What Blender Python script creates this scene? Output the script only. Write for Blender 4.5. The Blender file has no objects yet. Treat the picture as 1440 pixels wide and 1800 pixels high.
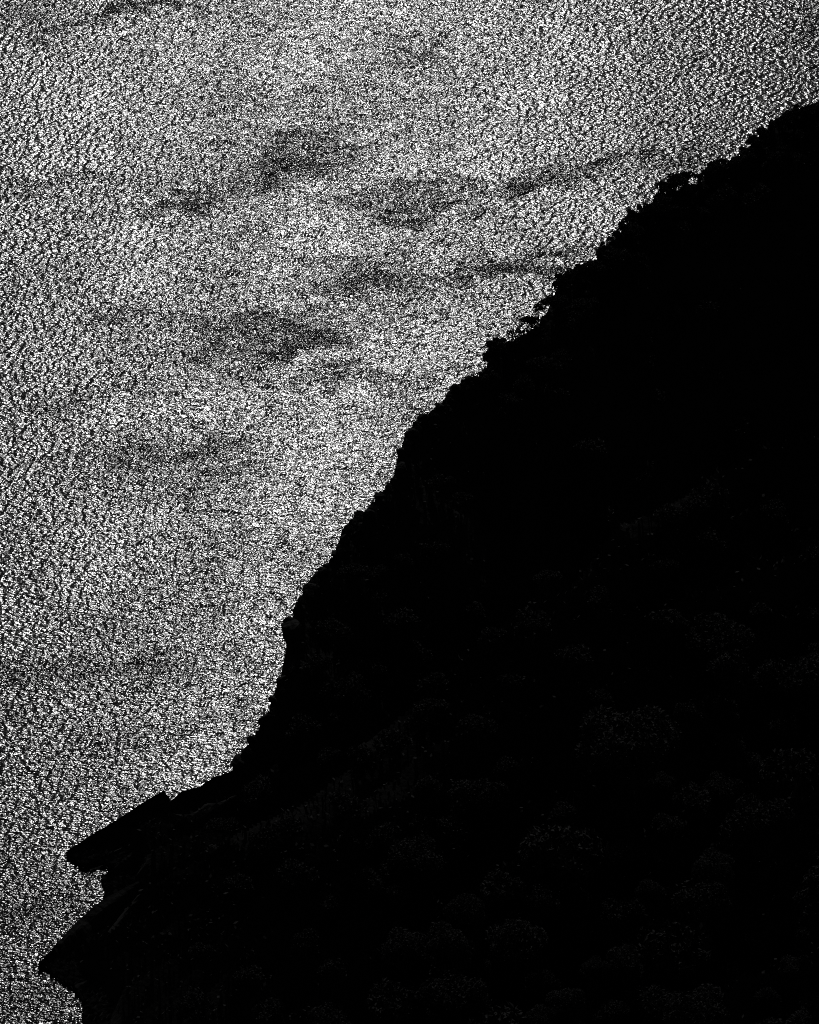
import bpy, math, random
import numpy as np

# ------------------------------------------------------------------ camera, sky, sun, exposure
scene = bpy.context.scene
col = scene.collection
H = 620.0                      # camera height above the sea
PITCH = math.radians(35.0)     # looking down
VF = math.radians(9.0)
CAMY = 571.0 - H / math.tan(PITCH)
SUN_EL = math.radians(33.0)
SUN_AZ = math.radians(-0.8)     # clockwise from +Y (straight ahead)
EXPOSURE = -3.35

cam_d = bpy.data.cameras.new('camera')
cam = bpy.data.objects.new('camera', cam_d)
col.objects.link(cam)
cam.location = (0, CAMY, H)
cam.rotation_euler = (math.pi / 2 - PITCH, 0, 0)
cam_d.sensor_fit = 'VERTICAL'
cam_d.angle = VF
cam_d.clip_start = 1.0
cam_d.clip_end = 60000.0
scene.camera = cam

world = bpy.data.worlds.new('World')
scene.world = world
world.use_nodes = True
wn = world.node_tree
wn.nodes.clear()
sky = wn.nodes.new('ShaderNodeTexSky')
sky.sky_type = 'NISHITA'
sky.sun_disc = False
sky.sun_elevation = SUN_EL
sky.sun_rotation = SUN_AZ
bw = wn.nodes.new('ShaderNodeRGBToBW')          # the photograph is monochrome
bg = wn.nodes.new('ShaderNodeBackground')
bg.inputs['Strength'].default_value = 0.05
wo = wn.nodes.new('ShaderNodeOutputWorld')
wn.links.new(sky.outputs[0], bw.inputs[0])
wn.links.new(bw.outputs[0], bg.inputs[0])
wn.links.new(bg.outputs[0], wo.inputs[0])

sun_d = bpy.data.lights.new('sun', 'SUN')
sun_d.energy = 5.0
sun_d.angle = math.radians(0.5)
sun_d.color = (1.0, 0.995, 0.985)
sun = bpy.data.objects.new('sun', sun_d)
col.objects.link(sun)
sun.location = (0, 900, 500)
# lamp shines along its -Z: from the sun towards the scene
from mathutils import Vector, Matrix, noise as mnoise
sdir = Vector((math.cos(SUN_EL) * math.sin(SUN_AZ), math.cos(SUN_EL) * math.cos(SUN_AZ), math.sin(SUN_EL)))
sun.rotation_euler = sdir.to_track_quat('Z', 'Y').to_euler()

vs = scene.view_settings
vs.view_transform = 'Standard'
vs.look = 'None'
vs.exposure = EXPOSURE
vs.gamma = 1.0
vs.use_curve_mapping = False
cy = scene.cycles
cy.use_denoising = False       # would smear the glitter
cy.max_bounces = 4
cy.diffuse_bounces = 2
cy.glossy_bounces = 2
cy.sample_clamp_indirect = 4.0
cy.filter_width = 1.1

rng = np.random.default_rng(11)
random.seed(5)

# ------------------------------------------------------------------ measuring helpers
TV = math.tan(VF / 2)
CP, SP = math.cos(PITCH), math.sin(PITCH)


def ray(px, py):
    a = (np.asarray(px, float) - 720) / 900 * TV
    b = (900 - np.asarray(py, float)) / 900 * TV
    return a, CP + b * SP, -SP + b * CP


def at(px, py, z):
    dx, dy, dz = ray(px, py)
    t = (z - H) / dz
    return dx * t, CAMY + dy * t


def to_px(x, y, z):
    y = y - CAMY
    f = y * CP - (z - H) * SP
    u = y * SP + (z - H) * CP
    return 720 + x / f / TV * 900, 900 - u / f / TV * 900


def vnoise(x, y, seed=0, octaves=4, gain=0.5):
    """numpy value noise, about -1..1"""
    out = np.zeros(np.broadcast(x, y).shape)
    amp, tot = 1.0, 0.0
    for o in range(octaves):
        t = np.random.default_rng(seed * 31 + o).uniform(-1, 1, (256, 256))
        xs = x * 2 ** o + 17.3 * o + 1000
        ys = y * 2 ** o - 9.1 * o + 1000
        xi, yi = np.floor(xs).astype(int), np.floor(ys).astype(int)
        fx, fy = xs - xi, ys - yi
        fx, fy = fx * fx * (3 - 2 * fx), fy * fy * (3 - 2 * fy)
        a, b = t[xi & 255, yi & 255], t[(xi + 1) & 255, yi & 255]
        c, d = t[xi & 255, (yi + 1) & 255], t[(xi + 1) & 255, (yi + 1) & 255]
        out = out + amp * ((a * (1 - fx) + b * fx) * (1 - fy) + (c * (1 - fx) + d * fx) * fy)
        tot += amp
        amp *= gain
    return out / tot * 1.6


def tag(o, label=None, cat=None, group=None, kind=None):
    if label: o['label'] = label
    if cat: o['category'] = cat
    if group: o['group'] = group
    if kind: o['kind'] = kind
    return o


def obj(name, me, mat=None, parent=None):
    if mat is not None and len(me.materials) == 0:
        me.materials.append(mat)
    o = bpy.data.objects.new(name, me)
    col.objects.link(o)
    if parent is not None:
        o.parent = parent
    return o


def empty(name, loc, rz=0.0, s=1.0):
    o = bpy.data.objects.new(name, None)
    o.empty_display_size = 0.3
    col.objects.link(o)
    o.location = loc
    o.rotation_euler = (0, 0, rz)
    o.scale = (s, s, s) if not hasattr(s, '__len__') else s
    return o


def mesh_np(name, co, quads, smooth=True):
    me = bpy.data.meshes.new(name)
    co = np.ascontiguousarray(co, np.float32)
    quads = np.ascontiguousarray(quads, np.int32)
    n, k = quads.shape
    me.vertices.add(len(co))
    me.vertices.foreach_set('co', co.ravel())
    me.loops.add(n * k)
    me.loops.foreach_set('vertex_index', quads.ravel())
    me.polygons.add(n)
    me.polygons.foreach_set('loop_start', np.arange(0, n * k, k, dtype=np.int32))
    me.polygons.foreach_set('use_smooth', np.full(n, smooth, bool))
    me.update(calc_edges=True)
    return me


# ------------------------------------------------------------------ materials
def mat_new(name):
    m = bpy.data.materials.new(name)
    m.use_nodes = True
    nt = m.node_tree
    b = nt.nodes['Principled BSDF']
    return m, nt, b


def noise_node(nt, scale, detail=3.0, vec=None, rough=0.5):
    n = nt.nodes.new('ShaderNodeTexNoise')
    n.inputs['Scale'].default_value = scale
    n.inputs['Detail'].default_value = detail
    n.inputs['Roughness'].default_value = rough
    if vec is not None:
        nt.links.new(vec, n.inputs['Vector'])
    return n


def math_node(nt, op, a, b=None):
    n = nt.nodes.new('ShaderNodeMath')
    n.operation = op
    for i, v in enumerate((a, b)):
        if v is None: continue
        if isinstance(v, (int, float)):
            n.inputs[i].default_value = v
        else:
            nt.links.new(v, n.inputs[i])
    return n.outputs[0]


def grey_noise_mat(name, lo, hi, scale, rough=0.9, bump=0.0, bscale=3.0, detail=5.0, spec=0.2):
    m, nt, b = mat_new(name)
    geo = nt.nodes.new('ShaderNodeNewGeometry')
    n = noise_node(nt, scale, detail, geo.outputs['Position'])
    r = nt.nodes.new('ShaderNodeValToRGB')
    r.color_ramp.elements[0].position = 0.3
    r.color_ramp.elements[1].position = 0.7
    r.color_ramp.elements[0].color = (lo, lo, lo, 1)
    r.color_ramp.elements[1].color = (hi, hi, hi, 1)
    nt.links.new(n.outputs[0], r.inputs[0])
    nt.links.new(r.outputs[0], b.inputs['Base Color'])
    b.inputs['Roughness'].default_value = rough
    b.inputs['Specular IOR Level'].default_value = spec
    if bump:
        n2 = noise_node(nt, bscale, 6.0, geo.outputs['Position'], 0.6)
        bp = nt.nodes.new('ShaderNodeBump')
        bp.inputs['Distance'].default_value = bump
        nt.links.new(n2.outputs[0], bp.inputs['Height'])
        nt.links.new(bp.outputs[0], b.inputs['Normal'])
    return m


def sea_material():
    m, nt, b = mat_new('sea_water')
    geo = nt.nodes.new('ShaderNodeNewGeometry')
    att = nt.nodes.new('ShaderNodeAttribute')
    att.attribute_name = 'ruffle'
    mp = nt.nodes.new('ShaderNodeMapping')
    mp.inputs['Rotation'].default_value = (0, 0, math.radians(-14))
    mp.inputs['Scale'].default_value = (0.62, 1.0, 1.0)
    nt.links.new(geo.outputs['Position'], mp.inputs['Vector'])
    mp2 = nt.nodes.new('ShaderNodeMapping')
    mp2.inputs['Rotation'].default_value = (0, 0, math.radians(38))
    mp2.inputs['Scale'].default_value = (0.7, 1.0, 1.0)
    nt.links.new(geo.outputs['Position'], mp2.inputs['Vector'])
    a = noise_node(nt, SEA['s1'], 0.8, mp.outputs[0], 0.55)
    c = noise_node(nt, SEA['s2'], 1.0, mp2.outputs[0], 0.5)
    gain = math_node(nt, 'ADD', 1.0, math_node(nt, 'MULTIPLY', att.outputs['Fac'], SEA['gust']))
    h = math_node(nt, 'ADD', math_node(nt, 'MULTIPLY', math_node(nt, 'MULTIPLY', a.outputs[0], SEA['a1']), gain),
                  math_node(nt, 'MULTIPLY', c.outputs[0], SEA['a2']))
    bp = nt.nodes.new('ShaderNodeBump')
    bp.inputs['Strength'].default_value = 1.0
    bp.inputs['Distance'].default_value = 1.0
    nt.links.new(h, bp.inputs['Height'])
    nt.links.new(bp.outputs[0], b.inputs['Normal'])
    b.inputs['Base Color'].default_value = (0.012, 0.012, 0.013, 1)
    b.inputs['IOR'].default_value = 1.333
    nt.links.new(math_node(nt, 'ADD', SEA['rough'], math_node(nt, 'MULTIPLY', att.outputs['Fac'], -0.015)), b.inputs['Roughness'])
    return m


SEA = dict(s1=2.75, a1=0.072, s2=5.2, a2=0.006, gust=1.7, rough=0.118)
M_SEA = sea_material()
M_ROCK = grey_noise_mat('dark_sea_rock', 0.014, 0.028, 0.6, 0.85, 0.12, 1.6)
M_SOIL = grey_noise_mat('scrub_soil', 0.018, 0.03, 0.35, 0.95, 0.2, 1.2)
M_LEAF = grey_noise_mat('evergreen_leaves', 0.025, 0.04, 1.2, 0.75, spec=0.25)
M_SCRUB = grey_noise_mat('scrub_leaves', 0.03, 0.05, 0.9, 0.8, spec=0.2)
M_BARK = grey_noise_mat('bark', 0.04, 0.09, 5.0, 0.95, 0.02, 9.0)

# ------------------------------------------------------------------ the ridge line, measured on the photograph (px of 1440x1800)
ROCKS = [(144, 1800), (146, 1767), (132, 1741), (94, 1716), (83, 1704), (68, 1694), (104, 1654), (139, 1616), (180, 1581), (187, 1564),
         (178, 1548), (188, 1538), (190, 1527), (175, 1518), (149, 1527), (139, 1522), (115, 1498), (160, 1468), (210, 1438), (262, 1404), (288, 1389), (300, 1405),
         (320, 1392), (350, 1383), (378, 1366), (396, 1360)]
CLIFF = [(407, 1345), (429, 1308), (451, 1278), (472, 1244), (475, 1223), (484, 1201), (497, 1180), (510, 1162), (501, 1152), (500, 1143),
         (491, 1134), (495, 1085), (515, 1064), (521, 1046), (539, 1027), (539, 1016), (552, 1003), (581, 975), (594, 942), (599, 925),
         (613, 910), (625, 895), (641, 892), (675, 847), (695, 828), (695, 797), (703, 778), (709, 769), (708, 755), (725, 737), (756, 714),
         (772, 700), (787, 678), (812, 658), (820, 661)]
CREST = [(844, 644), (853, 616), (866, 594), (878, 592), (900, 575), (922, 553), (941, 534), (964, 516), (973, 491), (978, 480), (1012, 464),
         (1037, 457), (1049, 443), (1055, 425), (1079, 404), (1089, 388), (1104, 368), (1134, 355), (1153, 339), (1160, 318), (1183, 307),
         (1199, 300), (1226, 306), (1244, 284), (1266, 278), (1290, 274), (1301, 257), (1318, 237), (1333, 222), (1354, 211), (1376, 194),
         (1394, 184), (1428, 181), (1440, 173)]
LINE = ROCKS + CLIFF + CREST


ROCK_Z = dict(zip(ROCKS, [.3, .3, .3, .3, .3, .5, 1.0, 1.3, 1.1, .4, .3, .3, .3, .3, .3, .3, .6, 1.2, 1.8, 2.4, 2.7, 2.4, 2.7, 3.0, 3.3, 3.6]))
# under jutting rocks the ground itself stays further in
GROUND_LINE = {(495, 1085): (512, 1088), (491, 1134): (516, 1134), (500, 1143): (516, 1146), (501, 1152): (517, 1155), (510, 1162): (514, 1166)}


def edge_height(px, py):
    """height of the land's edge above the sea along the line"""
    if (px, py) in ROCK_Z:
        return ROCK_Z[(px, py)]
    if py > 1500:
        return 0.3
    if py > 1420:
        return 1.6
    if py > 1350:
        return 1.6 + 2.0 * (1420 - py) / 70
    t = (1350 - py) / 1170.0
    return 3.6 + 4.0 * min(1, t * 6) + 42.0 * t


def inset(px, py):
    """how far (px) the bare ground stays below the foliage outline"""
    if py > 1350: return 8 if px < 320 else 3
    if px < 690: return 3
    if px < 840: return 5
    if 885 < px < 945: return 23
    if 1155 < px < 1205: return 26
    return 10


edge = []
ext = [(40, 2120), (90, 1960), (140, 1850)] + LINE + [(1500, 130), (1640, 60), (1800, -60), (2000, -220)]
for i, (px, py) in enumerate(ext):
    k = inset(px, py)
    z = edge_height(px, py)
    gx_, gy_ = GROUND_LINE.get((px, py), (px, py))
    x, y = at(gx_ + 0.7 * k, gy_ + 0.7 * k, z)
    edge.append((float(x), float(y), z))
edge = np.array(edge)
# densify + closed plan polygon of the land
dens = []
for a, b in zip(edge[:-1], edge[1:]):
    n = max(1, int(np.hypot(*(b - a)[:2]) / 0.8))
    for k in range(n):
        dens.append(a + (b - a) * k / n)
dens.append(edge[-1])
dens = np.array(dens)
X1, Y0 = 330.0, 300.0
poly = np.vstack([dens[:, :2], [[X1, dens[-1, 1]], [X1, Y0], [dens[0, 0], Y0]]])


def inside(x, y):
    r = np.zeros(x.shape, bool)
    n = len(poly)
    for i in range(n):
        x0, y0 = poly[i]
        x1, y1 = poly[(i + 1) % n]
        if y0 == y1: continue
        c = (y0 > y) != (y1 > y)
        r ^= c & (x < (x1 - x0) * (y - y0) / (y1 - y0) + x0)
    return r


def edge_dist(x, y):
    """distance to the edge line and the smoothed edge height there"""
    sh = x.shape
    x, y = x.ravel(), y.ravel()
    d = np.empty(x.size); ze = np.empty(x.size)
    for s in range(0, x.size, 40000):
        dx = x[s:s + 40000, None] - dens[None, :, 0]
        dy = y[s:s + 40000, None] - dens[None, :, 1]
        q = np.sqrt(dx * dx + dy * dy)
        d[s:s + 40000] = q.min(1)
        w = 1.0 / (q + 0.6) ** 4
        ze[s:s + 40000] = (w * dens[None, :, 2]).sum(1) / w.sum(1)
    return d.reshape(sh), ze.reshape(sh)


def smax(a, b, k):
    h = np.clip(0.5 + 0.5 * (a - b) / k, 0, 1)
    return b + (a - b) * h + k * h * (1 - h)


def lee_side(x, y):
    """slope on the near side of the ridge: falls towards the viewer at about 31 degrees, out of the sun"""
    sh = x.shape
    x, y = x.ravel(), y.ravel()
    o = np.empty(x.size)
    e = dens[::2]
    for s in range(0, x.size, 40000):
        dx = x[s:s + 40000, None] - e[None, :, 0]
        dy = y[s:s + 40000, None] - e[None, :, 1]
        o[s:s + 40000] = (e[None, :, 2] - np.sqrt((0.80 * dy) ** 2 + (0.66 * dx) ** 2)).max(1)
    return o.reshape(sh)


STRIKE = np.array([0.80, 0.60])            # run of the rock strata across the headland


def ground(x, y):
    """the land: a ridge whose near side falls away from the sun, and sawtooth strata shaped to keep the low ground in shade"""
    x = np.asarray(x, float); y = np.asarray(y, float)
    d, ze = edge_dist(x, y)
    s = np.where(inside(x, y), d, -d)
    rough = vnoise(x / 7, y / 7, 3, 3) * 0.6 + vnoise(x / 1.9, y / 1.9, 4, 3) * 0.22
    lee = lee_side(x, y) + 0.3
    w = (x * STRIKE[1] - y * STRIKE[0]) / 6.2 + vnoise(x / 25, y / 25, 9, 2) * 0.35
    saw = 4.8 * (1 - (w - np.floor(w)))  # strata teeth angled so the faces in view stay out of the sun
    w2 = (x * STRIKE[1] - y * STRIKE[0]) / 27.0 + vnoise(x / 60, y / 60, 10, 2) * 0.3
    saw = saw + 19.0 * (1 - (w2 - np.floor(w2))) * np.clip((s - 14) / 25, 0, 1)  # larger teeth added inland to shade the flatter ground
    base = -1.0 + 1.5 * np.clip((s - 3) / 3, 0, 1) + 0.03 * np.maximum(s, 0)
    low = base + saw * np.clip((s - 3.0) / 3.0, 0.0, 1)
    z = smax(lee, low, 1.5)
    fade = np.clip(s / 3.0, 0, 1)
    k = np.clip((lee - 2) / 8, 0.15, 1)
    z = np.where(s < 3, np.minimum(z, ze + 0.35 - s * 0.1), z) + rough * fade * k
    cliff = ze + 6.0 * s + rough * 0.3 * np.clip(-s, 0, 1)
    return np.where(s > 0, np.maximum(z, -1.0), np.maximum(cliff, -4.0)), s


def ground_at(x, y):
    z, s = ground(np.array([x]), np.array([y]))
    return float(z[0])


# ------------------------------------------------------------------ sea: one sheet to the horizon, wave relief where it is seen close
def grid_axis(lo, hi, step, far_lo, far_hi, grow=1.35):
    mid = np.arange(lo, hi + step / 2, step)
    a, s, p = [], step, lo
    while p > far_lo:
        s = min(s * grow, 4000); p -= s; a.append(p)
    b, s, p = [], step, mid[-1]
    while p < far_hi:
        s = min(s * grow, 4000); p += s; b.append(p)
    return np.concatenate([np.array(a[::-1]), mid, np.array(b)])


def ocean_tile(n, dx, seed=2, wind=math.radians(-68)):
    r = np.random.default_rng(seed)
    k1 = np.fft.fftfreq(n, dx) * 2 * np.pi
    kx, ky = np.meshgrid(k1, k1, indexing='ij')
    k = np.hypot(kx, ky); k[0, 0] = 1
    lam = 2 * np.pi / k
    c = (kx * math.cos(wind) + ky * math.sin(wind)) / k
    spread = 0.9 + np.abs(c) ** 2
    band = np.exp(-(0.56 / lam) ** 4) * np.exp(-(lam / 2.6) ** 2)
    amp = spread * band * k ** -1.6
    amp[0, 0] = 0
    f = np.fft.ifft2((r.normal(size=(n, n)) + 1j * r.normal(size=(n, n))) * amp).real
    gx = np.gradient(f, dx, axis=0)
    gy = np.gradient(f, dx, axis=1)
    return f / math.sqrt((gx ** 2 + gy ** 2).mean())


STEP = 0.25
xs = grid_axis(-92, 92, STEP, -30000, 30000)
ys = grid_axis(430, 768, STEP, -3000, 42000)
GX, GY = np.meshgrid(xs, ys, indexing='ij')
tile = ocean_tile(2048, STEP)                                # chop running towards the viewer
tile_b = ocean_tile(2048, STEP, 5, math.radians(-30))          # crossing chop, stronger off the headland
cross = np.clip(0.45 - GX / 70 + 0.6 * vnoise(GX / 28, GY / 38, 17, 3), 0.05, 0.6)
IX = np.round((GX + 92) / STEP).astype(int)
IY = np.round((GY - 430) / STEP).astype(int)
fine = ((GX >= -92) & (GX <= 92) & (GY >= 430) & (GY <= 768))
Z = np.where(fine, tile[IX % 2048, IY % 2048] * np.sqrt(1 - cross) + tile_b[IX % 2048, IY % 2048] * np.sqrt(cross), 0.0) * 0.062
# wind-ruffled patches (steeper ripples): centre and size measured on the photograph
RUF = [(285, 12, 45, 11, 1.25), (225, 28, 50, 12, 1.15), (165, 46, 55, 11, .8), (80, 62, 60, 9, .4), (505, 285, 75, 24, 1.0), (440, 318, 60, 13, .7),
       (345, 350, 95, 9, .75), (230, 372, 80, 9, .4), (90, 320, 110, 10, .4), (40, 352, 70, 10, .45),
       (730, 322, 85, 14, .75), (770, 372, 75, 12, .85), (690, 345, 110, 14, .5), (700, 385, 50, 8, .5), (930, 312, 95, 11, .8), (1080, 290, 130, 11, .7),
       (1190, 265, 80, 9, .5), (890, 468, 115, 13, .9), (985, 462, 60, 9, .7), (620, 500, 110, 24, .55), (650, 462, 70, 12, .5),
       (520, 605, 80, 18, .95), (470, 575, 110, 22, .5), (430, 620, 90, 16, .4), (640, 662, 140, 12, .45), (300, 800, 130, 22, .5), (240, 770, 90, 16, .35),
       (740, 102, 60, 9, .5), (690, 70, 70, 8, .25), (1425, 40, 60, 50, .6), (1300, 90, 130, 12, .2), (60, 20, 90, 30, .35), (100, 1195, 190, 26, .4),
       (60, 1600, 120, 60, .3), (60, 1760, 140, 60, .4), (130, 700, 160, 16, .3), (560, 250, 80, 12, .4), (250, 560, 150, 14, .2), (330, 1290, 110, 14, .2)]
wx = vnoise(GX / 7, GY / 12, 7, 4) * 2.6
wy = vnoise(GX / 8, GY / 6, 8, 5, 0.65) * 6.0
ruf = np.zeros_like(GX)
for (cx, cyy, rx, ry, s) in RUF:
    x0, y0 = at(cx, cyy, 0)
    xr = at(cx + rx, cyy, 0)[0] - x0
    yr = at(cx, cyy - ry, 0)[1] - y0
    q = ((GX + wx - x0) / (xr * 1.1)) ** 2 + ((GY + wy - y0 - 0.15 * (GX - x0)) / (yr * 1.05)) ** 2
    ruf = np.maximum(ruf, 0.95 * s * np.exp(-q * 1.1))
ruf = ruf * (1 + 0.6 * vnoise(GX / 5, GY / 3.0, 13, 4)) + 0.12 * vnoise(GX / 16, GY / 20, 12, 4)
ruf = np.clip(ruf, -0.35, 1.1)
Z = Z * (1 + 1.2 * np.maximum(ruf, -0.2))
co = np.stack([GX, GY, Z], -1).reshape(-1, 3)
nx, ny = len(xs), len(ys)
idx = np.arange(nx * ny).reshape(nx, ny)
quads = np.stack([idx[:-1, :-1], idx[1:, :-1], idx[1:, 1:], idx[:-1, 1:]], -1).reshape(-1, 4)
# the fine sheet stops under the land, where nobody could see water
sub = slice(None, None, 8)
cxq = (GX[:-1, :-1] + GX[1:, 1:]) / 2
cyq = (GY[:-1, :-1] + GY[1:, 1:]) / 2
keep = np.ones(cxq.shape, bool)
deep = inside(cxq[sub, sub], cyq[sub, sub])
dd, _ = edge_dist(cxq[sub, sub], cyq[sub, sub])
deep &= dd > 9
big = np.repeat(np.repeat(deep, 8, 0), 8, 1)[:keep.shape[0], :keep.shape[1]]
keep &= ~(big & fine[:-1, :-1])
quads = quads[keep.ravel()]
used, inv = np.unique(quads, return_inverse=True)
sea_me = mesh_np('sea', co[used], inv.reshape(-1, 4))
at_r = sea_me.attributes.new('ruffle', 'FLOAT', 'POINT')
at_r.data.foreach_set('value', np.ascontiguousarray(ruf.ravel()[used], np.float32))
tag(obj('sea', sea_me, M_SEA), 'rippled sea glittering under a backlit sun', 'sea', kind='structure')

# ------------------------------------------------------------------ land
gx = grid_axis(-72, 92, 0.6, -110, 320, 1.3)
gy = grid_axis(395, 775, 0.6, 305, 860, 1.3)
TX, TY = np.meshgrid(gx, gy, indexing='ij')
TZ, TS = ground(TX, TY)
ti = np.arange(TX.size).reshape(TX.shape)
tq = np.stack([ti[:-1, :-1], ti[1:, :-1], ti[1:, 1:], ti[:-1, 1:]], -1).reshape(-1, 4)
tk = (TZ > -3.9)
keepq = (tk[:-1, :-1] | tk[1:, :-1] | tk[1:, 1:] | tk[:-1, 1:]).ravel()
tq = tq[keepq]
u_, inv_ = np.unique(tq, return_inverse=True)
land_me = mesh_np('hillside', np.stack([TX, TY, TZ], -1).reshape(-1, 3)[u_], inv_.reshape(-1, 4), smooth=False)
tag(obj('hillside', land_me, M_SOIL), 'steep dark ridge and ravine falling to the sea', 'hillside', kind='structure')


# ------------------------------------------------------------------ rocks
def rock_mesh(name, seed, sx, sy, sz, cuts=7, sub=4, rough=0.09):
    """an angular boulder: a ball cut by planes, then roughened"""
    import bmesh
    bm = bmesh.new()
    bmesh.ops.create_icosphere(bm, subdivisions=sub, radius=1.0)
    r = np.random.default_rng(seed)
    pl = []
    for i in range(cuts * 2):
        v = r.normal(size=3); v /= np.linalg.norm(v)
        pl.append((Vector(v), r.uniform(0.55, 0.85)))
    off = Vector(r.uniform(-50, 50, 3))
    for v in bm.verts:
        p = v.co.copy()
        for n, dd_ in pl:
            e = p.dot(n) - dd_
            if e > 0: p -= n * e * 0.9
        p += p.normalized() * (mnoise.fractal(p * 2.2 + off, 0.9, 2.2, 5) * rough)
        v.co = Vector((p.x * sx, p.y * sy, p.z * sz))
    me = bpy.data.meshes.new(name)
    bm.to_mesh(me); bm.free()
    return me


def slab(name, outline_px, A, B, dip, label, seed, foot=()):
    """a tilted stratum: its top is the plane through the far edge A-B dipping towards the near side; sides go below the water.
    Outline points listed in foot were measured at the waterline, the others on the top face."""
    import bmesh
    pa = Vector((*map(float, at(A[0], A[1], A[2])), A[2])); pb = Vector((*map(float, at(B[0], B[1], B[2])), B[2]))
    run = (pb - pa).normalized()
    side = Vector((run.y, -run.x, 0)).normalized()          # towards the viewer
    if side.y > 0: side = -side
    nrm = run.cross((side - Vector((0, 0, dip))).normalized()).normalized()
    if nrm.z < 0: nrm = -nrm
    o0 = Vector((0, CAMY, H))
    bm = bmesh.new()
    vs_ = []
    for (px, py) in outline_px:
        dv = Vector([float(q) for q in ray(px, py)])
        q = o0 + dv * ((pa - o0).dot(nrm) / dv.dot(nrm))
        if (px, py) in foot or q.z < 0.25:
            q = o0 + dv * ((0.0 - H) / dv.z)
            q.z = max(0.25, pa.z - ((q.x - pa.x) * nrm.x + (q.y - pa.y) * nrm.y) / nrm.z)
        vs_.append(bm.verts.new(q))
    f = bm.faces.new(vs_)
    bmesh.ops.triangulate(bm, faces=[f])
    for it in range(5):
        bmesh.ops.subdivide_edges(bm, edges=bm.edges[:], cuts=1, use_grid_fill=True)
        bmesh.ops.triangulate(bm, faces=bm.faces[:])
    for v in bm.verts:
        n_ = mnoise.fractal(Vector((v.co.x * .5, v.co.y * .5, seed)), 0.9, 2.1, 5)
        m_ = mnoise.fractal(Vector((v.co.x * 1.1, v.co.y * 1.1, seed + 9)), 0.9, 2.1, 4)
        bed = (v.co - pa).dot(side) / 2.1 + 0.02 + m_ * 0.08          # bedding steps, cut steep so the slab top shades itself
        st = -1.2 * (bed - math.floor(bed)) if bed > 0 else 0.0
        low = (v.co - pa).dot(side) / 1.0 + m_ * 0.15                 # fine ribs added to shade the flats just above the water
        v.co.z = max(v.co.z + n_ * 0.10 + st, 0.15 + 0.8 * (1 - (low - math.floor(low))))
        v.co.x += m_ * 0.24; v.co.y += m_ * 0.22
    be = [e for e in bm.edges if e.is_boundary]
    for depth in (0.5, 0.8, 3.2):
        ex = bmesh.ops.extrude_edge_only(bm, edges=be)['geom']
        for v in [g for g in ex if isinstance(g, bmesh.types.BMVert)]:
            v.co.z = max(v.co.z - depth, -2.5) if depth < 3 else -2.5
            v.co.x += random.uniform(-.1, .1); v.co.y += random.uniform(-.1, .1)
        be = [g for g in ex if isinstance(g, bmesh.types.BMEdge) and g.is_boundary]
    bmesh.ops.recalc_face_normals(bm, faces=bm.faces)
    c = Vector((pa.x, pa.y, 0))
    for v in bm.verts: v.co -= c
    me = bpy.data.meshes.new(name)
    bm.to_mesh(me); bm.free()
    o = obj(name, me, M_ROCK)
    o.location = c
    tag(o, label, 'rock', 'sloping rocks of the headland', 'thing')
    return o


slab('sea_rock', [(115, 1498), (160, 1468), (210, 1438), (262, 1404), (288, 1389), (303, 1408), (320, 1440), (270, 1490), (205, 1530), (190, 1524),
                   (175, 1517), (149, 1526), (139, 1522), (120, 1508)], (115, 1498, 0.9), (288, 1389, 4.6), 0.62,
     'long straight-edged rock slab ending in a blunt point, with a small cove behind it', 3,
     [(175, 1517), (149, 1526), (139, 1522), (120, 1508), (190, 1524)])
slab('sea_rock', [(68, 1694), (104, 1654), (139, 1616), (180, 1581), (260, 1540), (350, 1490), (360, 1560), (270, 1660), (180, 1730), (132, 1740),
                   (94, 1715), (83, 1704), (72, 1698)], (68, 1694, 1.0), (260, 1540, 4.5), 0.62,
     'broad rock slab tapering to a sharp tip low in the water', 8, [(132, 1740), (94, 1715), (83, 1704), (72, 1698)])
slab('sea_rock', [(178, 1547), (190, 1534), (240, 1490), (330, 1435), (350, 1480), (270, 1550), (205, 1585), (182, 1579), (187, 1564)],
     (190, 1534, 1.0), (330, 1435, 4.6), 0.6,
     'small stepped rock shelf at the head of the cove between two slabs', 14, [(178, 1547), (182, 1579), (187, 1564)])
slab('sea_rock', [(292, 1412), (320, 1391), (350, 1382), (378, 1365), (398, 1359), (470, 1330), (490, 1390), (390, 1470), (300, 1480)],
     (320, 1391, 3.8), (398, 1359, 5.0), 0.62,
     'rock shelf with a ragged upper edge between the notch and the cliff', 21)
slab('sea_rock', [(132, 1741), (170, 1715), (260, 1640), (340, 1600), (330, 1760), (240, 1860), (160, 1850), (144, 1790), (148, 1767)],
     (132, 1741, 0.6), (260, 1640, 3.8), 0.62,
     'low dark rock at the waterline beside a shallow inlet', 30, [(132, 1741), (148, 1767), (144, 1790), (160, 1850)])
slab('sea_rock', [(300, 1470), (470, 1365), (580, 1320), (590, 1400), (440, 1500), (310, 1570)], (300, 1470, 5.2), (470, 1365, 8.0), 0.62,  # this and the next two slabs are added to cover flat sunlit ground
     'dark sloping stratum added to cover sunlit ground above the shelf, at the foot of the cliff', 37)
slab('sea_rock', [(250, 1650), (350, 1555), (500, 1470), (560, 1540), (400, 1690), (280, 1750)], (250, 1650, 4.4), (350, 1555, 6.5), 0.62,
     'dark sloping stratum added to cover sunlit ground between the broad slab and the wooded slope', 44)
slab('sea_rock', [(250, 1790), (360, 1680), (510, 1580), (580, 1680), (430, 1850), (270, 1880)], (250, 1790, 3.6), (360, 1680, 6.0), 0.62,
     'dark sloping stratum added to cover sunlit ground inland of the low waterline rock', 52)

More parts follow.
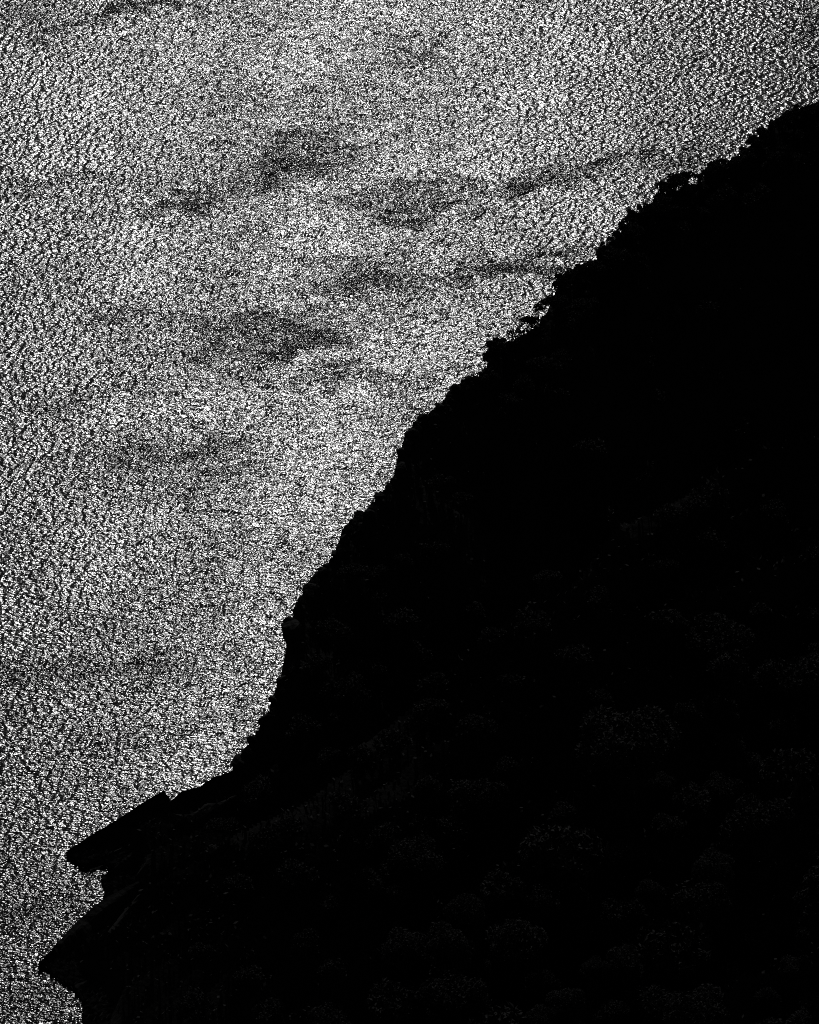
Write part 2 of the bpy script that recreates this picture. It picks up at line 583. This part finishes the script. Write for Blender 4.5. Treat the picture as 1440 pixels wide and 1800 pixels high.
rock_src = [rock_mesh('boulder', s, 1, 1, 0.85) for s in (1, 2, 3, 4, 5)]
for m_ in rock_src: m_.materials.append(M_ROCK)
# angular outcrops that break the edge of the bare cliff: (px, py, radius m)
OUT = [(420, 1338, 1.6), (446, 1298, 1.3), (468, 1262, 1.5), (484, 1228, 1.2), (500, 1197, 1.5), (520, 1134, 1.5), (512, 1092, 1.5), (528, 1072, 1.2),
       (549, 1034, 1.4), (566, 1004, 1.0), (592, 972, 1.0), (606, 948, 1.2), (650, 902, 1.2), (666, 872, 1.0), (706, 822, 1.3), (710, 792, 1.4),
       (722, 760, 1.4), (745, 734, 1.1), (772, 712, 1.0), (800, 682, 1.2), (824, 668, 1.1)]
for i, (px, py, r) in enumerate(OUT):
    z = edge_height(px, py)
    x, y = at(px, py, z)
    o = obj('rock_outcrop', rock_src[i % 5])
    o.location = (float(x), float(y), z - r * 0.25)
    o.rotation_euler = (random.uniform(-.5, .5), random.uniform(-.5, .5), random.uniform(0, 6.28))
    o.scale = (r, r * random.uniform(.8, 1.2), r * random.uniform(.8, 1.2))
    tag(o, 'angular dark rock jutting from the bare edge of the cliff above the sea', 'rock', 'rocks along the cliff edge')


x, y = at(516, 1110, edge_height(511, 1112))
o = obj('rock_outcrop', rock_src[0])
o.location = (float(x), float(y), edge_height(511, 1112) - 0.6)
o.rotation_euler = (-0.35, 0.1, 2.4)
o.scale = (2.5, 2.3, 3.3)
tag(o, 'tall blunt rock bulging out of the cliff above a small notch', 'rock', 'rocks along the cliff edge')


# ------------------------------------------------------------------ vegetation
def leaf_cloud(name, seed, lobes, n, size, gap=0.0):
    """many leaf-spray faces spread through the outer shell of several lobes (unit-ish crown)"""
    r = np.random.default_rng(seed)
    lob = np.array(lobes)
    w = lob[:, 3] ** 2; w = w / w.sum()
    li = r.choice(len(lob), n, p=w)
    v = r.normal(size=(n, 3)); v /= np.linalg.norm(v, axis=1)[:, None]
    v[:, 2] = np.where(v[:, 2] < -0.45, -v[:, 2] * 0.7, v[:, 2])
    rad = lob[li, 3] * (0.55 + 0.5 * r.random(n) ** 0.6)
    p = lob[li, :3] + v * rad[:, None] * np.array([1, 1, 0.85])
    if gap:
        g = np.array([mnoise.noise(Vector(q) * 2.6 + Vector((seed, 0, 0))) for q in p])
        p = p[g > gap - 0.5]; v = v[g > gap - 0.5]
    n = len(p)
    t = r.normal(size=(n, 3)); t += v * 0.5
    t /= np.linalg.norm(t, axis=1)[:, None]
    b = np.cross(t, r.normal(size=(n, 3))); b /= np.linalg.norm(b, axis=1)[:, None]
    s = size * r.uniform(0.6, 1.5, n)[:, None]
    nrm = np.cross(t, b)
    a0 = p - t * s * 0.7; a1 = p + b * s * 0.42 + nrm * s * 0.15; a2 = p + t * s * 0.9; a3 = p - b * s * 0.42 + nrm * s * 0.15
    co_ = np.stack([a0, a1, a2, a3], 1).reshape(-1, 3)
    q = np.arange(4 * n).reshape(n, 4)
    return mesh_np(name, co_, q, smooth=False)


def limbs_mesh(name, seed, h, lobes, r0):
    """tapered trunk with a limb into every lobe; crown centre at z = 0, ground at z = -h"""
    import bmesh
    rr = random.Random(seed)
    bm = bmesh.new()

    def tube(pts, rads, n=6):
        prev = None
        for i, (p, ra) in enumerate(zip(pts, rads)):
            d = (pts[min(i + 1, len(pts) - 1)] - pts[max(i - 1, 0)]).normalized()
            u = d.orthogonal().normalized(); w = d.cross(u)
            ring = [bm.verts.new(p + (u * math.cos(6.283 * k / n) + w * math.sin(6.283 * k / n)) * ra) for k in range(n)]
            if prev:
                for k in range(n):
                    bm.faces.new((prev[k], ring[k], ring[(k + 1) % n], prev[(k + 1) % n]))
            prev = ring
    base = Vector((0, 0, -h)); fork = Vector((rr.uniform(-.08, .08), rr.uniform(-.08, .08), -0.55))
    mid = (base + fork) / 2 + Vector((rr.uniform(-.1, .1), rr.uniform(-.1, .1), 0))
    tube([base, base + Vector((0, 0, 0.12)), mid, fork, Vector((0, 0, 0.1))], [r0 * 1.5, r0 * 1.1, r0, r0 * .8, r0 * .3])
    for L in lobes:
        e = Vector(L[:3]) * 0.95
        m_ = fork.lerp(e, 0.5) + Vector((rr.uniform(-.08, .08), rr.uniform(-.08, .08), rr.uniform(0, .1)))
        tube([fork, m_, e, e + (e - m_) * 0.5], [r0 * .55, r0 * .4, r0 * .22, r0 * .08], 5)
    me = bpy.data.meshes.new(name)
    bm.to_mesh(me); bm.free()
    return me


def make_kind(seed, nl, n, size, flat=1.0, gap=0.0, h=1.6, r0=0.06):
    r = random.Random(seed)
    lobes = [(0, 0, 0.18 * flat, 0.55)]
    for i in range(nl):
        a = 6.283 * i / nl + r.uniform(-.4, .4)
        d = r.uniform(.38, .62)
        lobes.append((d * math.cos(a), d * math.sin(a), r.uniform(-.35, .35) * flat, r.uniform(.26, .44)))
    crown = leaf_cloud('crown', seed, lobes, n, size, gap)
    crown.materials.append(M_LEAF)
    trunk = limbs_mesh('trunk', seed, h, lobes, r0)
    trunk.materials.append(M_BARK)
    return crown, trunk, h


DOME = [make_kind(s, 7, 2600, 0.085) for s in (21, 22, 23, 24)]
FULL = [make_kind(s, 9, 7500, 0.05) for s in (51, 52, 53, 54)]
SPARSE = [make_kind(s, 8, 900, 0.075, 1.1, 0.42, 1.7, 0.05) for s in (31, 32)]
FLAT = [make_kind(s, 8, 2000, 0.085, 0.5, 0.1, 1.9, 0.05) for s in (41, 42)]


def plant_tree(kind, x, y, crown_z, R, label, group, name='evergreen_tree', cat='tree', part=('trunk', 'crown')):
    """kind scaled so that the crown is R in radius and centred at crown_z, its trunk rooted in the ground"""
    crown, trunk, h = kind
    g = ground_at(x, y)
    e = empty(name, (x, y, g - 0.15), random.uniform(0, 6.28))
    hh = max(crown_z - g, 0.55 * R) + 0.15
    c = obj(part[1], crown, parent=e); c.location = (0, 0, hh); c.scale = (R, R, R * random.uniform(.85, 1.05))
    t = obj(part[0], trunk, parent=e); t.location = (0, 0, hh); t.scale = (R, R, hh / h)
    tag(e, label, cat, group)
    return e


def crest_tree(px, py, R, kind, label, group, name='evergreen_tree', cat='tree', part=('trunk', 'crown')):
    """a tree whose crown is centred at a measured point of the ridge outline"""
    z = edge_height(px, py) + 0.6 * R
    x, y = at(px, py, z)
    return plant_tree(kind, float(x), float(y), z, R, label, group, name, cat, part)


SH = ('stem', 'foliage')
GC = 'trees along the crest of the ridge'
# individual crowns one can pick out on the outline: px, py of the crown centre, radius in m
crest_tree(870, 613, 2.0, DOME[0], 'round dense bush crown standing out beside the see-through tree', GC)
crest_tree(905, 588, 2.1, SPARSE[0], 'thin tree with gaps where the glittering sea shows through its branches', GC)
crest_tree(934, 566, 1.5, DOME[1], 'compact bush pressed against the uphill side of the see-through tree', GC)
crest_tree(895, 606, 1.0, DOME[3], 'low bush at the foot of the see-through tree', GC)
crest_tree(922, 574, 2.0, SPARSE[1], 'straggly tree with open twigs next to the see-through tree on the ridge', GC)
crest_tree(1190, 322, 2.2, FLAT[0], 'spreading flat-topped tree leaning over the sea with light showing beneath it', GC)
crest_tree(1168, 338, 1.8, DOME[1], 'small rounded tree tucked under the flat-topped tree', GC)
crest_tree(1258, 298, 1.9, DOME[2], 'bushy tree beside a notch in the upper ridge outline', GC)
crest_tree(628, 908, 1.1, SPARSE[0], 'small lone bush with a ragged top on the bare cliff edge', 'shrubs on the cliff edge', 'shrub', 'shrub', SH)

GS = 'trees along the crest of the ridge'
seg = np.array(CREST + [(1500, 130), (1600, 78)], float)
acc = 0.0
k = 0
for a, b in zip(seg[:-1], seg[1:]):
    L = np.hypot(*(b - a))
    t = 0.0
    while t < L:
        f = t / L
        p = a + (b - a) * f
        R = random.choice((.7, .9, 1.2, 1.5, 1.9)) * random.uniform(.9, 1.15)
        n_ = np.array([b[1] - a[1], -(b[0] - a[0])]) / L      # outward, up-left in the photograph
        n_ = -n_ if n_[1] < 0 and n_[0] > 0 else n_
        ins = R / 0.1 * 0.98
        q = p + np.array([0.62, 0.78]) * ins
        if not (885 < q[0] < 945 and 540 < q[1] < 600):
            crest_tree(q[0], q[1], R, DOME[k % 4] if k % 5 else FLAT[k % 2],
                       ('broad ' if R > 1.6 else 'small ' if R < 1.0 else 'mid-sized ') + ('rounded' if k % 5 else 'flat-topped') + ' evergreen on the crest of the ridge, outlined against the sea', GS)
        k += 1
        t += random.uniform(9, 15) + R * 4
# second row, a little down the shaded side
for i in range(46):
    f = i / 46 * (len(CREST) - 1)
    j = min(int(f), len(CREST) - 2)
    p = seg[j] + (seg[j + 1] - seg[j]) * (f - j)
    R = random.uniform(1.6, 2.6)
    off = random.uniform(38, 75)
    if 850 < p[0] < 960: off = random.uniform(72, 90)
    q = p + np.array([0.6, 0.8]) * off
    x, y = at(q[0], q[1], edge_height(*p) - 0.3)
    plant_tree(DOME[i % 4], float(x), float(y), ground_at(float(x), float(y)) + 1.2 * R, R,
               ('larger' if R > 2.1 else 'smaller') + ' dark evergreen in the second row, just down the shaded side of the ridge', 'trees on the shaded side of the ridge')
# low shrubs on the cliff edge between rocks
SHR = [(514, 1088), (522, 1100), (436, 1318), (478, 1250), (497, 1215), (530, 1056), (556, 1016), (600, 965), (615, 928), (660, 888), (684, 858), (716, 776), (735, 748), (760, 728), (790, 700), (818, 676),
       (835, 664), (512, 1176), (545, 1040)]
for i, (px, py) in enumerate(SHR):
    crest_tree(px, py + 4, random.uniform(.7, 1.1), DOME[i % 4] if i % 3 else SPARSE[i % 2], 'low dark shrub growing among the rocks on the cliff edge',
               'shrubs on the cliff edge', 'shrub', 'shrub', SH)

# near hillside: large domed crowns, faintly rim-lit
GN = 'trees on the near hillside'


def near_tree(px, py, R, kind, label):
    # walk down the line of sight to the ground
    dx, dy, dz = ray(px, py)
    t = np.arange((300 - CAMY) / dy, (760 - CAMY) / dy, 0.8)
    g, _ = ground(dx * t, CAMY + dy * t)
    hit = np.argmax((H + dz * t) < g + 1.0 * R)
    x, y = float(dx * t[hit]), float(CAMY + dy * t[hit])
    return plant_tree(kind, x, y, float(g[hit]) + 1.0 * R, R, label, GN)


near_tree(1110, 1320, 8.5, FULL[0], 'largest domed evergreen with a faintly lit rim on the near hillside')
near_tree(848, 1420, 5.5, FULL[1], 'medium domed evergreen with speckled lit top standing apart below the largest dome')
near_tree(1270, 1130, 6.0, FULL[2], 'domed evergreen at the top of the near hillside, its edge barely lit')
near_tree(720, 1520, 5.5, FULL[3], 'broad low evergreen downhill of the medium domed evergreen')
placed = [(1110, 1320, 85), (848, 1420, 55), (1270, 1130, 60), (720, 1520, 55)]
tries = 0
while len(placed) < 64 and tries < 4000:
    tries += 1
    px = random.uniform(540, 1480); py = random.uniform(1150, 1850)
    if (px - 540) * 0.66 + (py - 1150) < 640: continue
    R = random.choice((2.6, 3.4, 4.2, 5.2, 6.6)) * random.uniform(.88, 1.12)
    if any(math.hypot(px - a, py - b) < 0.72 * (R * 10 + c) for a, b, c in placed): continue
    placed.append((px, py, R * 10))
    near_tree(px, py, R, FULL[len(placed) % 4] if len(placed) % 6 else FLAT[len(placed) % 2],
              ('big' if R > 4.7 else 'small' if R < 3.1 else 'mid-sized') + (' domed' if len(placed) % 6 else ' flat-topped') + ' evergreen among the trees covering the near hillside')

# trees over the rest of the slopes
more = []
tries = 0
while len(more) < 90 and tries < 6000:
    tries += 1
    px = random.uniform(330, 1480); py = random.uniform(500, 1850)
    i = min(range(len(LINE)), key=lambda q: abs(LINE[q][1] - py))
    if px < LINE[i][0] + 70 or py < 330 + (1440 - px) * 0.75: continue
    if (px - 540) * 0.66 + (py - 1150) > 600: continue
    R = random.uniform(2.0, 3.6)
    if any(math.hypot(px - a, py - b) < 0.8 * (R * 10 + c) for a, b, c in more): continue
    more.append((px, py, R * 10))
    e = near_tree(px, py, R, DOME[len(more) % 4], ('larger' if R > 2.8 else 'smaller') + ' domed evergreen added to cover sunlit soil in the ravine behind the ridge')
    e['group'] = 'trees in the shaded ravine'

for (px, py, R) in [(575, 1205, 3.0), (605, 1250, 3.4), (560, 1165, 2.6), (640, 1330, 3.4), (690, 1300, 3.6), (1180, 900, 3.4), (1220, 885, 3.0), (740, 1270, 3.0)]:  # extra trees added to cover strips of sunlit soil
    near_tree(px, py + 15, R, DOME[int(px) % 4], ('larger' if R > 2.8 else 'smaller') + ' domed evergreen added to cover sunlit soil in the ravine behind the ridge')['group'] = 'trees in the shaded ravine'

# undergrowth: low scrub that hides the soil
r = np.random.default_rng(77)
n = 52000
px = r.uniform(90, 1560, n * 2); py = r.uniform(150, 1900, n * 2)
ux, uy = r.uniform(-50, 110, n * 3), r.uniform(380, 730, n * 3)
gz, gs = ground(ux, uy)
ok = (gs > 0.8) & (gz > 3.2)
ux, uy, gz = ux[ok][:n], uy[ok][:n], gz[ok][:n]
m = len(ux)
hh = r.uniform(0.05, 0.9, m)
p = np.stack([ux, uy, gz + hh * 0.6], 1)
t = r.normal(size=(m, 3)); t[:, 2] = np.abs(t[:, 2]); t /= np.linalg.norm(t, axis=1)[:, None]
b = np.cross(t, r.normal(size=(m, 3))); b /= np.linalg.norm(b, axis=1)[:, None]
s = r.uniform(.25, .7, m)[:, None]
cu = np.stack([p - t * s * .6, p + b * s * .4, p + t * s * .8, p - b * s * .4], 1).reshape(-1, 3)
um = mesh_np('undergrowth', cu, np.arange(4 * m).reshape(m, 4), smooth=False)
tag(obj('undergrowth', um, M_SCRUB), 'low dark scrub covering the slopes of the ridge and ravine', 'scrub', kind='stuff')
